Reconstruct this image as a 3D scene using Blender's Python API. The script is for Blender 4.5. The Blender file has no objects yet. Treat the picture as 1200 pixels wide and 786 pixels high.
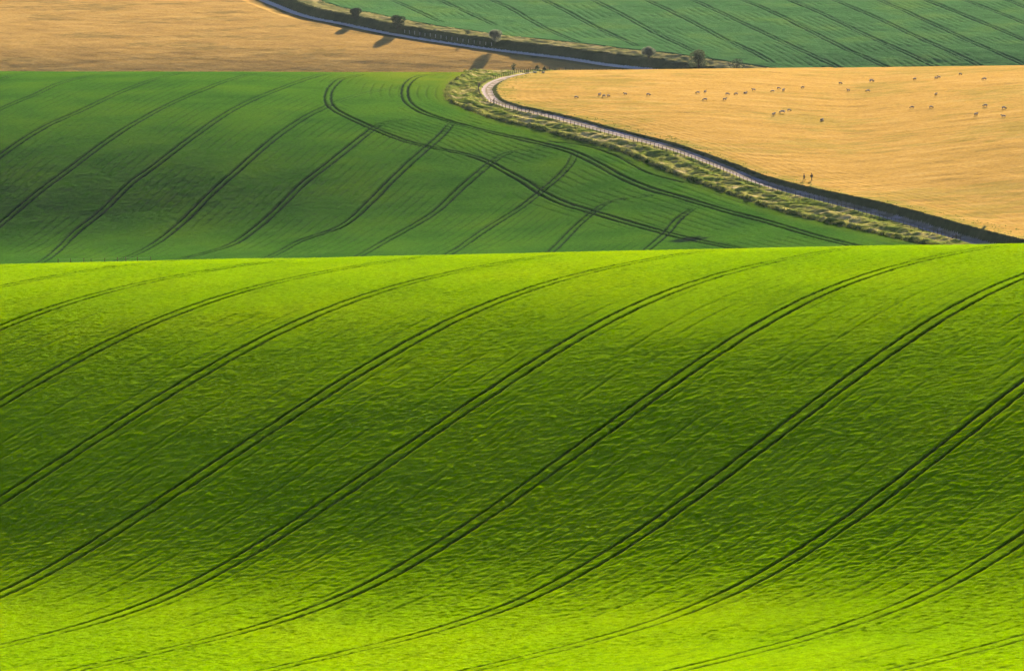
import bpy, bmesh, math, random
import numpy as np
random.seed(7); rng = np.random.default_rng(7)
C = bpy.context.scene.collection
PI = math.pi

# ------------------------------------------------------------------ camera
TANH = math.tan(math.radians(6.0)); PX = TANH/600.0          # photograph is 1200 x 786
PITCH = math.atan(0.02 + 393*PX)
CA, SA = math.cos(PITCH), math.sin(PITCH)
def ray(px, row):
    dx = (px-600)*PX; dy = (393-row)*PX
    f = CA + dy*SA
    return dx/f, (-SA + dy*CA)/f                              # X/Y and Z/Y of the sight line

# ------------------------------------------------------------------ terrain
# each profile runs away from the viewpoint: visible slopes are integrated from a start
# distance with a gradient that changes with height, hidden valleys are simple knots
def integrate(px, Y0, row0, sched, crest_extra=60, step=2.0, maxY=4000, top=3.5):
    rows = [s[0] for s in sched][::-1]; gs = [s[1] for s in sched][::-1]
    Y = Y0; z = ray(px, row0)[1]*Y0; out = [(Y, z)]; g = gs[-1]
    while Y < maxY:
        v = z/Y
        t = (v*CA + SA)/(CA - v*SA); row = 393 - t/PX         # row of this elevation
        if row <= rows[0] + top: break
        g = max(float(np.interp(row, rows, gs)), v+.018)
        Y += step; z += g*step; out.append((Y, z))
    if crest_extra:                                            # roll over the crest
        e = g - z/Y; d = 2*top*Y*PX/e; curv = e/d
        n = int((d+crest_extra)/step)
        for i in range(n):
            g -= (curv if i*step < d*1.3 else .0016)*step; g = max(g, -.26)
            Y += step; z += g*step; out.append((Y, z))
    return out
def profile(px):
    t = min(max(px/1200.0, -0.25), 1.25)
    L = lambda a, b, c: float(np.interp(t, [0, .5, 1], [a, b, c])) if 0 <= t <= 1 else (a+(b-a)*2*t if t < 0 else c+(c-b)*2*(t-1))
    crest1 = L(308.5, 295, 283.5)
    k = [(0, -1.75), (14, -4.6), (60, -22), (150, -46), (270, -66), (360, -76)]
    y0 = L(485, 470, 452)
    s1 = [(820, -.01), (L(752, 756, 760), .0), (L(722, 724, 726), L(.04, .045, .05)), (L(688, 684, 680), L(.19, .18, .17)),
          (L(640, 620, 600), L(.243, .242, .240)), (L(540, 510, 490), L(.238, .240, .238)), (L(455, 435, 420), L(.212, .210, .205)),
          (L(400, 385, 370), L(.165, .165, .16)), (L(355, 342, 330), .08), (L(328, 314, 303), .012), (crest1, -.0)]
    a = integrate(px, y0, 800, s1, top=4)
    k += [(y0-60, a[0][1]-.6)] + a
    ye, ze = a[-1]
    # second hill
    Ys = L(1270, 1235, 1165); rs = L(318, 306, 293)
    zs = ray(px, rs)[1]*Ys
    k += [(ye+90, ze-17), (Ys-130, zs-2.5), (Ys-70, zs-1.5)]
    crest2 = L(83.5, 84.5, 76.5)
    I = lambda *v: float(np.interp(t, [0, .2, .35, .5, .66, .83, 1], v))
    s2 = [(330, .02), (I(306, 300, 296, 295, 290, 286, 284), I(.03, .03, .04, .05, .08, .07, .06)),
          (I(285, 275, 266, 262, 260, 262, 262), I(.16, .17, .15, .10, .12, .085, .075)),
          (I(250, 235, 225, 220, 225, 225, 225), I(.238, .245, .205, .155, .12, .072, .105)),
          (I(190, 180, 170, 170, 175, 180, 180), I(.205, .195, .155, .145, .10, .058, .075)),
          (I(130, 125, 125, 130, 130, 130, 130), I(.11, .10, .09, .075, .06, .052, .05)),
          (100, I(.06, .06, .055, .05, .04, .036, .034)), (crest2, .02)]
    b = integrate(px, Ys, rs, s2, top=6)
    k += b
    ye, ze = b[-1]
    Y3 = 1940; r3 = L(92, 92, 84)
    z3 = ray(px, r3)[1]*Y3
    k += [(0.5*(ye+Y3), min(ze, z3)-7), (Y3-30, z3-4.2)]
    s3 = [(100, .22), (84, .245), (70, .20), (60, .155), (48, .13), (25, .115), (0, .105), (-60, .08), (-140, .02)]
    c = integrate(px, Y3, r3, s3, 100)
    k += c
    ye, ze = c[-1]
    k += [(ye+200, ze-25), (ye+700, ze-50), (6000, ze-40), (9000, ze-40)]
    return np.array(k)
DYG = 4.0; NY = 1500                                          # 0 .. 6000 m
UCOLS = np.arange(-700, 1901, 50); NU = len(UCOLS)
U0 = (UCOLS[0]-600)*PX; DU = 50*PX
YG = np.arange(NY)*DYG
ZG = np.zeros((NU, NY))
kern = np.exp(-0.5*(np.arange(-7, 8)*DYG/9.0)**2); kern /= kern.sum()
for i, px in enumerate(UCOLS):
    k = profile(px)
    z = np.interp(YG, k[:, 0], k[:, 1])
    zz = np.concatenate([np.full(7, z[0]), z, np.full(7, z[-1])])
    zs = np.convolve(zz, kern, 'valid')
    w = np.clip((YG-60)/150, 0, 1)
    ZG[i] = z*(1-w) + zs*w
def bsp(t):
    return ((1-t)**3/6, (3*t**3-6*t**2+4)/6, (-3*t**3+3*t**2+3*t+1)/6, t**3/6)
def Z0(X, Y):
    X = np.asarray(X, float); Y = np.asarray(Y, float)
    u = X/np.maximum(Y, 20.0)
    a = np.clip((u-U0)/DU, 1.0, NU-3.001); b = np.clip(Y/DYG, 1.0, NY-3.001)
    ia = a.astype(int); ib = b.astype(int); wa = bsp(a-ia); wb = bsp(b-ib)
    r = 0
    for m in range(4):
        q = 0
        for n in range(4):
            q = q + wb[n]*ZG[ia+m-1, ib+n-1]
        r = r + wa[m]*q
    return r
def cast(px, row, y0, y1):
    u, v = ray(px, row)
    Y = np.arange(y0, y1, 1.0); f = Z0(u*Y, Y) - v*Y
    idx = np.nonzero((f[1:] >= 0) & (f[:-1] < 0))[0]
    if len(idx):
        i = idx[0]; t = f[i]/(f[i]-f[i+1]); Yh = Y[i]+t
    elif f[0] >= 0: Yh = y0
    else: Yh = Y[int(np.argmax(f))]
    return (u*Yh, Yh)
def castline(pts, y0, y1): return np.array([cast(x, r, y0, y1) for x, r in pts])
F1 = (440, 790); F2 = (1100, 1760); F3 = (1850, 2300)

def catmull(P, step=0.5, smooth=0):
    P = np.asarray(P, float)
    Q = np.vstack([2*P[0]-P[1], P, 2*P[-1]-P[-2]]); out = []
    for i in range(1, len(Q)-2):
        a, b, c, d = Q[i-1:i+3]; n = max(2, int(np.hypot(*(c-b))/step))
        t = np.linspace(0, 1, n, endpoint=False)[:, None]
        out.append(.5*((2*b)+(c-a)*t+(2*a-5*b+4*c-d)*t*t+(-a+3*b-3*c+d)*t**3))
    out.append(Q[-2][None]); R = np.vstack(out)
    # resample evenly
    s = np.concatenate([[0], np.cumsum(np.hypot(*np.diff(R, axis=0).T))])
    t = np.arange(0, s[-1], step)
    R = np.stack([np.interp(t, s, R[:, 0]), np.interp(t, s, R[:, 1])], 1)
    if smooth:
        n = int(smooth/step); kk = np.hanning(2*n+3); kk /= kk.sum()
        m = len(kk)//2
        E = np.vstack([R[0]+(R[0]-R[1])*np.arange(m, 0, -1)[:, None], R, R[-1]+(R[-1]-R[-2])*np.arange(1, m+1)[:, None]])
        R = np.stack([np.convolve(E[:, 0], kk, 'valid'), np.convolve(E[:, 1], kk, 'valid')], 1)
    return R
def extend(P, head=0, tail=0):
    P = np.asarray(P, float)
    if head:
        d = P[0]-P[1]; P = np.vstack([P[0]+d/np.hypot(*d)*head, P])
    if tail:
        d = P[-1]-P[-2]; P = np.vstack([P, P[-1]+d/np.hypot(*d)*tail])
    return P

# ------------------------------------------------------------------ noise
def vnoise(x, y, seed=0):
    xi = np.floor(x).astype(np.int64); yi = np.floor(y).astype(np.int64)
    fx = x-xi; fy = y-yi
    fx = fx*fx*(3-2*fx); fy = fy*fy*(3-2*fy)
    def h(a, b):
        n = (a*374761393 + b*668265263 + seed*1442695041) & 0xffffffff
        n = ((n ^ (n >> 13))*1274126177) & 0xffffffff
        n = n ^ (n >> 16)
        return (n & 0xffff)/32767.5 - 1.0
    a = h(xi, yi); b = h(xi+1, yi); c = h(xi, yi+1); d = h(xi+1, yi+1)
    return (a*(1-fx)+b*fx)*(1-fy) + (c*(1-fx)+d*fx)*fy
def rot(x, y, deg):
    c, s = math.cos(math.radians(deg)), math.sin(math.radians(deg))
    return x*c-y*s, x*s+y*c
def sstep(a, b, x):
    t = np.clip((x-a)/(b-a), 0, 1); return t*t*(3-2*t)

# ------------------------------------------------------------------ helpers
def tag(o, label=None, cat=None, group=None, kind=None):
    if label: o['label'] = label
    if cat: o['category'] = cat
    if group: o['group'] = group
    if kind: o['kind'] = kind
    return o
def grid_object(name, V, faces, mat, attrs=None, smooth=True):
    """V (n,3), faces (m,4)"""
    used = np.zeros(len(V), bool); used[faces.ravel()] = True
    remap = np.cumsum(used)-1
    v = V[used]; f = remap[faces]
    me = bpy.data.meshes.new(name)
    me.vertices.add(len(v)); me.vertices.foreach_set('co', v.astype(np.float32).ravel())
    me.loops.add(f.size); me.loops.foreach_set('vertex_index', f.astype(np.int32).ravel())
    me.polygons.add(len(f))
    me.polygons.foreach_set('loop_start', np.arange(0, f.size, 4, dtype=np.int32))
    me.polygons.foreach_set('loop_total', np.full(len(f), 4, dtype=np.int32))
    me.update(calc_edges=True)
    me.polygons.foreach_set('use_smooth', np.full(len(f), smooth))
    for k, a in (attrs or {}).items():
        at = me.attributes.new(k, 'FLOAT', 'POINT'); at.data.foreach_set('value', a[used].astype(np.float32))
    me.materials.append(mat)
    o = bpy.data.objects.new(name, me); C.objects.link(o)
    return o
def grid_faces(nx, ny):
    i = np.arange(nx-1)[:, None]*ny + np.arange(ny-1)[None]
    return np.stack([i, i+ny, i+ny+1, i+1], -1)              # (nx-1, ny-1, 4)
def dist_field(xs, ys, P, maxd):
    """distance of grid nodes (rectilinear xs, ys) to polyline samples P, inf beyond maxd"""
    D = np.full((len(xs), len(ys)), 1e3, np.float32)
    for (x, y) in P:
        i0, i1 = np.searchsorted(xs, (x-maxd, x+maxd)); j0, j1 = np.searchsorted(ys, (y-maxd, y+maxd))
        if i1 <= i0 or j1 <= j0: continue
        d = np.hypot(xs[i0:i1, None]-x, ys[None, j0:j1]-y)
        np.minimum(D[i0:i1, j0:j1], d, out=D[i0:i1, j0:j1])
    return D
def inside(X, Y, poly):
    r = np.zeros(X.shape, bool); n = len(poly)
    for i in range(n):
        x1, y1 = poly[i]; x2, y2 = poly[(i+1) % n]
        if y1 == y2: continue
        c = ((Y >= min(y1, y2)) & (Y < max(y1, y2)) & (X < (x2-x1)*(Y-y1)/(y2-y1)+x1))
        r ^= c
    return r

# ------------------------------------------------------------------ materials
class NT:
    def __init__(s, name):
        s.m = bpy.data.materials.new(name); s.m.use_nodes = True
        s.t = s.m.node_tree; s.t.nodes.clear()
        s.out = s.t.nodes.new('ShaderNodeOutputMaterial')
        s.b = s.t.nodes.new('ShaderNodeBsdfPrincipled'); s.t.links.new(s.b.outputs[0], s.out.inputs[0])
        s.b.inputs['Specular IOR Level'].default_value = 0.0; s.b.inputs['Roughness'].default_value = .9
        s.tc = s.t.nodes.new('ShaderNodeTexCoord')
    def map(s, scale, rotz=0):
        n = s.t.nodes.new('ShaderNodeMapping'); s.t.links.new(s.tc.outputs['Object'], n.inputs[0])
        n.inputs['Scale'].default_value = scale; n.inputs['Rotation'].default_value = (0, 0, math.radians(rotz)); return n.outputs[0]
    def noise(s, scale, detail=4, rough=.6, vec=None, dist=0):
        n = s.t.nodes.new('ShaderNodeTexNoise'); n.inputs['Scale'].default_value = scale
        n.inputs['Detail'].default_value = detail; n.inputs['Roughness'].default_value = rough; n.inputs['Distortion'].default_value = dist
        s.t.links.new(vec if vec else s.tc.outputs['Object'], n.inputs['Vector']); return n.outputs[0]
    def ramp(s, v, stops):
        n = s.t.nodes.new('ShaderNodeValToRGB'); e = n.color_ramp.elements
        while len(e) < len(stops): e.new(.5)
        for q, (p, c) in zip(e, stops):
            q.position = p; q.color = (c[0], c[1], c[2], 1) if hasattr(c, '__len__') else (c, c, c, 1)
        s.t.links.new(v, n.inputs[0]); return n.outputs[0]
    def mix(s, f, a, b, mode='MIX'):
        n = s.t.nodes.new('ShaderNodeMix'); n.data_type = 'RGBA'; n.blend_type = mode
        for sock, v in ((n.inputs[0], f), (n.inputs[6], a), (n.inputs[7], b)):
            if hasattr(v, 'is_linked'): s.t.links.new(v, sock)
            elif hasattr(v, '__len__'): sock.default_value = (*v[:3], 1)
            else: sock.default_value = v
        return n.outputs[2]
    def attr(s, name):
        n = s.t.nodes.new('ShaderNodeAttribute'); n.attribute_name = name; return n.outputs['Fac']
    def math(s, op, a, b=0.0):
        n = s.t.nodes.new('ShaderNodeMath'); n.operation = op
        for sock, v in ((n.inputs[0], a), (n.inputs[1], b)):
            if hasattr(v, 'is_linked'): s.t.links.new(v, sock)
            else: sock.default_value = v
        return n.outputs[0]
    def color(s, c):
        if hasattr(c, 'is_linked'): s.t.links.new(c, s.b.inputs['Base Color'])
        else: s.b.inputs['Base Color'].default_value = (*c, 1)
    def bump(s, h, dist, strength=1.0, prev=None):
        n = s.t.nodes.new('ShaderNodeBump'); n.inputs['Distance'].default_value = dist; n.inputs['Strength'].default_value = strength
        s.t.links.new(h, n.inputs['Height'])
        if prev: s.t.links.new(prev, n.inputs['Normal'])
        s.t.links.new(n.outputs[0], s.b.inputs['Normal']); return n.outputs[0]
    def sheen(s, w, col, rough=.5):
        s.b.inputs['Sheen Weight'].default_value = w; s.b.inputs['Sheen Tint'].default_value = (*col, 1); s.b.inputs['Sheen Roughness'].default_value = rough

def crop_mat(name, lo, mid, hi, soil_shade, big, fine_bump, sheen=None, patch=None):
    t = NT(name)
    n1 = t.noise(1/26.0, 3, .55); n2 = t.noise(1.1, 3, .7)
    c = t.ramp(n1, [(.3, lo), (.5, mid), (.7, hi)])
    c = t.mix(.75, c, t.ramp(n2, [(.25, .62), (.5, 1.0), (.75, 1.35)]), 'MULTIPLY')
    if patch: c = t.mix(t.ramp(t.noise(1/14.0, 4, .6), [(.56, 0.0), (.72, 1.0)]), c, patch)
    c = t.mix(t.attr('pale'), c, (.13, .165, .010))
    c = t.mix(t.attr('soil_shade'), c, soil_shade)
    t.color(t.mix(.55, c, t.ramp(t.noise(5.5, 3, .8), [(.3, .55), (.5, 1.0), (.7, 1.45)]), 'MULTIPLY'))
    t.bump(t.noise(4.0, 3, .75), fine_bump)
    if sheen: t.sheen(*sheen)
    return t.m
M = {}
M['front'] = crop_mat('young_wheat', (.138, .266, .0), (.158, .284, .0), (.182, .298, .0), (.016, .024, .002), 26, .09)
M['mid'] = crop_mat('green_wheat', (.026, .086, .010), (.038, .110, .011), (.054, .126, .010), (.008, .020, .014), 20, .18)
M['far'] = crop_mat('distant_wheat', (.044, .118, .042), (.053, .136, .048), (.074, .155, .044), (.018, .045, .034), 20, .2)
def grass_mat(name, stops, bumpd, streak=(1, 1, 1), rotz=0, dark=None):
    t = NT(name)
    v = t.map(streak, rotz)
    n1 = t.noise(1/9.0, 5, .65, v); n2 = t.noise(.9, 3, .7)
    c = t.ramp(n1, stops)
    c = t.mix(.7, c, t.ramp(n2, [(.3, .68), (.5, 1.0), (.72, 1.28)]), 'MULTIPLY')
    if dark: c = t.mix(t.attr('soil_shade'), c, dark)
    t.color(c); t.bump(t.noise(1.1, 5, .8, v), bumpd)
    return t.m
M['pasture'] = grass_mat('dry_pasture', [(.28, (.235, .155, .05)), (.42, (.32, .20, .055)), (.56, (.36, .225, .065)), (.72, (.40, .265, .09))], .14, (.5, 1, 1), -10, (.13, .15, .03))
M['pasture_far'] = grass_mat('dry_meadow', [(.3, (.27, .17, .06)), (.5, (.35, .218, .07)), (.7, (.42, .27, .09))], .13, (.45, 1, 1), 6, (.06, .07, .03))
M['verge'] = grass_mat('rough_verge', [(.30, (.06, .10, .018)), (.44, (.13, .17, .03)), (.54, (.24, .23, .06)), (.66, (.45, .36, .17))], .25, (1, 1, 1), 0, (.03, .055, .012))
M['verge_far'] = grass_mat('pale_verge', [(.3, (.14, .15, .05)), (.5, (.24, .22, .08)), (.7, (.36, .30, .14))], .2, (1, 1, 1), 0, (.03, .045, .03))
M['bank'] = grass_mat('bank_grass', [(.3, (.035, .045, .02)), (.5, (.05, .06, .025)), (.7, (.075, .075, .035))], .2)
def track_mat(name, rut, mid):
    t = NT(name)
    c = t.mix(t.attr('soil_shade'), rut, mid)
    c = t.mix(.6, c, t.ramp(t.noise(1.3, 4, .7), [(.3, .7), (.55, 1.0), (.75, 1.25)]), 'MULTIPLY')
    t.color(c); t.bump(t.noise(2.0, 3, .6), .05); return t.m
M['track'] = track_mat('chalky_track', (.34, .285, .295), (.15, .13, .07))
M['road'] = track_mat('pale_lane', (.50, .46, .46), (.36, .34, .33))
def plain(name, col, var=.3, scale=3, rough=.85):
    t = NT(name); t.color(t.mix(1.0, col, t.ramp(t.noise(scale, 3, .6), [(.3, 1-var), (.7, 1+var)]), 'MULTIPLY'))
    t.b.inputs['Roughness'].default_value = rough; return t.m
M['ground'] = plain('field_ground', (.10, .16, .02), .3, .05)
M['wood'] = plain('weathered_wood', (.10, .075, .055), .3, 4)
M['palewood'] = plain('pale_wood', (.50, .44, .40), .2, 4)
M['wire'] = plain('galvanised_wire', (.25, .25, .26), .1, 4, .5)
M['bark'] = plain('bark', (.07, .055, .045), .3, 4)
M['fleece'] = plain('fleece', (.38, .33, .27), .15, 6)
M['face'] = plain('dark_face', (.03, .026, .022), .2, 6)
M['skin'] = plain('skin', (.45, .26, .18), .05, 6)
M['hair'] = plain('hair', (.035, .025, .018), .2, 20)
def leaf(name, col, tr):
    t = NT(name)
    c = t.mix(1.0, col, t.ramp(t.noise(1.1, 3, .6), [(.3, .7), (.7, 1.35)]), 'MULTIPLY'); t.color(c)
    d = t.t.nodes.new('ShaderNodeBsdfTranslucent'); t.t.links.new(c, d.inputs[0])
    m = t.t.nodes.new('ShaderNodeMixShader'); m.inputs[0].default_value = tr
    t.t.links.new(t.b.outputs[0], m.inputs[1]); t.t.links.new(d.outputs[0], m.inputs[2]); t.t.links.new(m.outputs[0], t.out.inputs[0])
    return t.m
M['leaf_dark'] = leaf('dark_leaves', (.048, .068, .046), .25)
M['leaf_pale'] = leaf('silvery_leaves', (.15, .17, .125), .35)
M['leaf_mid'] = leaf('green_leaves', (.07, .09, .05), .3)
M['tuft'] = leaf('grass_blades', (.13, .15, .035), .3)

# ------------------------------------------------------------------ front field
LINES = {
-1: [(0,337),(67,322),(133,313)],
0: [(0,382),(133,340),(200,325),(277,312)],
1: [(0,461),(133,397),(233,362),(333,332),(400,316)],
2: [(0,573),(47,541),(200,453),(283,407),(400,361),(500,325),(583,306)],
3: [(0,704),(67,679),(133,623),(250,539),(400,451),(500,393),(600,347),(700,315),(783,299)],
4: [(83,729),(167,716),(233,698),(300,656),(400,576),(445,540),(567,460),(667,400),(733,365),(800,340),(890,308),(967,293)],
5: [(250,739),(333,728),(400,712),(467,679),(533,626),(600,579),(650,539),(800,441),(900,377),(1000,328),(1133,294)],
6: [(267,773),(400,758),(500,739),(583,718),(633,699),(700,659),(750,619),(800,579),(860,538),(1000,443),(1100,380),(1200,328)],
7: [(567,779),(667,763),(800,725),(867,689),(933,646),(1000,599),(1078,538),(1200,450)],
8: [(833,781),(933,759),(1000,739),(1067,706),(1133,666),(1200,616)],
9: [(1083,769),(1200,746)]}
rowsA = []; rhs = []
for i, l in LINES.items():
    for x, r in l:
        if r < 302: continue
        X, Y = cast(x, r, *F1); y = (Y-600)/150; s = (i-4)/5
        rowsA.append([1, s, s*s, y, y*y, y**3, s*y, s*y*y, s*s*y]); rhs.append(X)
cf, *_ = np.linalg.lstsq(np.array(rowsA), np.array(rhs), rcond=None)
print('FIT front', np.round(cf, 2), 'resid', np.std(np.array(rowsA)@cf-np.array(rhs)))
def Xline(i, Y):
    y = np.clip((Y-600)/150, -1.3, 1.45); s = (i-4)/5
    return cf[0]+cf[1]*s+cf[2]*s*s+cf[3]*y+cf[4]*y*y+cf[5]*y**3+cf[6]*s*y+cf[7]*s*y*y+cf[8]*s*s*y
SP = cf[1]/5
def front_field():
    dw = 1.0/SP                                               # half gauge in line units
    s = list(np.arange(-6.2, 13.2, .17/SP))
    for i in range(-6, 14):
        for side in (-1, 1):
            for o in (-.42, -.30, -.20, 0, .20, .30, .42): s.append(i+side*dw+o/SP)
    s = np.array(sorted(s)); s = s[np.concatenate([[True], np.diff(s) > .05/SP])]
    ys = np.concatenate([np.arange(425, 455, 1.0), np.arange(455, 772, .20), np.arange(775, 860, 1.2)])
    S, Y = np.meshgrid(s, ys, indexing='ij'); X = Xline(S, Y)
    Z = Z0(X, Y)
    e = (S-np.round(S))*SP*.9
    t = np.where(e > 0, e-.95, e+.95) + .06*vnoise(X*1.7, Y*1.7, 5) + .05*vnoise(X/3, Y/3, 6)
    gr = sstep(-.24, -.12, t)*(1-sstep(.06, .50, t))           # steep on the left, a gentle lip on the right
    core = (1-sstep(.12, .25, np.abs(t+.03)))
    gate = .5+.5*sstep(-.5, .3, vnoise(X/3, Y/5, 8)+.5*vnoise(X/.9, Y/1.2, 18))
    flat = 1-.7*sstep(538, 500, Y)-.15*sstep(680, 735, Y)
    gate = gate*flat
    # drill rows between the tramlines: narrow gaps, here and there
    dr = np.zeros_like(Z); dc = np.zeros_like(Z)
    for q, dep in ((.125, .8), (.20, .5), (.25, .35), (.31, .7), (.38, .4), (.44, 1.0), (.5, .5), (.55, .4), (.60, 1.0), (.69, .7), (.75, .4), (.81, .9), (.9, .6)):
        d = ((S-np.floor(S))-q)*SP*.9
        wgt = dep*sstep(-.45, .5, vnoise(X/6+q*30, Y/10, 11))
        dr = np.maximum(dr, sstep(-.25, -.08, d)*(1-sstep(.0, .45, d))*wgt)
        dc = np.maximum(dc, (1-sstep(.04, .2, np.abs(d+.03)))*wgt)
    a, b = rot(X, Y, 8)
    h = .02*vnoise(a/1.5, b/.8, 1) + .03*vnoise(a/.62, b/.36, 2) + .03*vnoise(a/.2, b/.2, 24) + .025*vnoise(X/5, Y/3, 3) + .09*vnoise(a/.32+9, b/.23, 4)
    h = h + .035*np.abs(vnoise(a/.6+40, b/.35, 14))
    amp = .75+.25*vnoise(X/18, Y/12, 9)
    Z = Z + h*amp*(1-gr*.75) - .32*gr*gate - .085*dr
    soil_shade = np.clip(core*(.6+.4*gate), 0, 1)*.97 + .35*dc
    V = np.stack([X, Y, Z], -1).reshape(-1, 3)
    n1, n2 = (len(s)-1)//4*4, (len(ys)-1)//4*4
    F = grid_faces(len(s), len(ys))[:n1, :n2].reshape(n1//4, 4, n2//4, 4, 4)
    ii = np.arange(0, n1, 4)[:, None]; jj = np.arange(0, n2, 4)[None]; q = len(ys)
    Fc4 = np.stack([ii*q+jj, (ii+4)*q+jj, (ii+4)*q+jj+4, ii*q+jj+4], -1)
    near_view = np.abs(X[2:n1:4, 2:n2:4]) < .142*Y[2:n1:4, 2:n2:4]   # full detail in the middle, every fourth line far out
    fine = F.transpose(0, 2, 1, 3, 4)[near_view].reshape(-1, 4)
    F = np.concatenate([fine, Fc4[~near_view]])
    o = grid_object('front_crop_field', V, F, M['front'], {'soil_shade': np.clip(soil_shade, 0, 1).ravel()})
    tag(o, kind='structure')
    print('front verts', len(V))
front_field()

# ------------------------------------------------------------------ middle hill curves
def P2(l): return castline(l, *F2)
mid_lines = [
 [(0,93),(27,85.7)],
 [(0,128),(40,111),(67,98.5),(100,90),(120,86)],
 [(0,183),(50,150),(100,127),(150,104),(187,91),(213,85.8)],
 [(0,263),(43,227),(83,197),(133,160),(183,130),(233,107),(273,92),(307,85)],
 [(47,307),(83,277),(120,247),(153,215),(187,190),(233,155),(283,123),(333,102),(367,90),(393,85)],
 [(147,302),(177,288),(217,257),(247,227),(280,198),(320,163),(353,140),(386,123)],
 [(213,303),(267,288),(300,267),(323,247),(353,217),(380,196),(400,180),(420,164),(441,148),(455,143),(475,141)],
 [(317,300),(350,283),(400,265),(433,237),(467,203),(500,173),(517,158),(528,145)],
 [(425,297),(450,283),(483,265),(510,248),(533,227),(560,203),(580,187),(600,178),(627,176)],
 [(533,293),(567,270),(607,245),(633,225),(653,208),(667,193),(673,180)],
 [(648,292),(673,267),(693,250),(713,237),(740,232),(760,230)],
 [(763,288),(780,273),(793,258),(810,245)]]
# the head of each run: how far to continue beyond the frame or crest
H1 = [(414,89.5),(399,92.8),(388,102.5),(384,113),(387,124),(403,135),(436,150),(468,163),(501,172),(538,179),(568,188),(587,198),(613,212),(633,225),(660,238),(693,248),(733,260),(780,273),(800,278),(843,287)]
H2 = [(512,87),(490,89.5),(477,98),(474,109),(478,120),(494,131),(516,139),(555,150),(587.5,158),(620,165),(667,177),(700,192),(733,210),(767,223),(800,232),(850,247),(900,260),(950,275),(990,285)]
H3 = [(395,119),(425,110),(457,103.6),(473,101)]
H4 = [(640,166),(680,170),(720,182),(760,203),(800,214)]
B = [(551,86),(538,90.6),(525,100),(521,111),(527,120),(544,127),(566,136),(598,145),(620,149),(667,162),(700,170),(733,180),(767,195),(800,208),(867,232),(933,253),(1000,268),(1067,283)]
FN = [(592,86.5),(577,92),(564,100),(566,111),(573,122),(587,127),(600,130),(620,134),(670,145),(730,162),(760,171),(800,183),(850,202),(883,215),(917,225),(967,239),(1033,255),(1083,269),(1127,283)]
T = [(606,88.3),(588,92.5),(575,98.5),(570,106),(577,117),(590,122.5),(600,126),(620,130.5),(655,138.5),(715,154.5),(775,170),(800,178),(850,197),(883,211),(933,226),(983,238.5),(1033,251.5),(1083,266),(1133,281)]
Bp = P2(B); Fp = P2(FN); Tp = P2(T)
print('T', np.round(Tp[:6]), np.round(Tp[-3:])); print('B', np.round(Bp[:4])); print('F', np.round(Fp[:4]))
Bc = catmull(extend(Bp, 0, 60), .5, 6)
hx, hy = Tp[0]
def crest_at(px, back):
    u = ray(px, 84)[0]; Y = np.arange(1450, 1760, 1.0); v = Z0(u*Y, Y)/Y; i = int(np.argmax(v)); return [float(u*(Y[i]+back)), float(Y[i]+back)]
Tc = catmull(np.vstack([[crest_at(840, 60), crest_at(760, 34), crest_at(700, 12), crest_at(650, 3)], Tp, Tp[-1]+(Tp[-1]-Tp[-2])/np.hypot(*(Tp[-1]-Tp[-2]))*70]), .5, 6)
print('crest', crest_at(650, 0), 'hairpin', hx, hy)
# the fence keeps its distance from the track on the outer side of the bend
def offset(P, d):
    t = np.gradient(P, axis=0); t /= np.hypot(t[:, 0], t[:, 1])[:, None]
    return P + np.stack([-t[:, 1], t[:, 0]], 1)*d
Bc = np.vstack([catmull([[hx+60, hy+110], [hx+20, hy+70], [Bp[0][0], Bp[0][1]+20], Bp[0]], .5), Bc])
sideT = -1
# which side of T is the pasture: the right-hand end point test
tm = Tc[len(Tc)//2]; tt = Tc[len(Tc)//2+1]-tm; nrm = np.array([-tt[1], tt[0]])/np.hypot(*tt)
pas_side = 1 if nrm[1] > 0 else -1                         # +1: offset(+) goes uphill to the pasture
Kc = offset(Tc, pas_side*2.9)                               # crest of the bank on the pasture side
Fc = offset(Tc, -pas_side*2.6)

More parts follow.
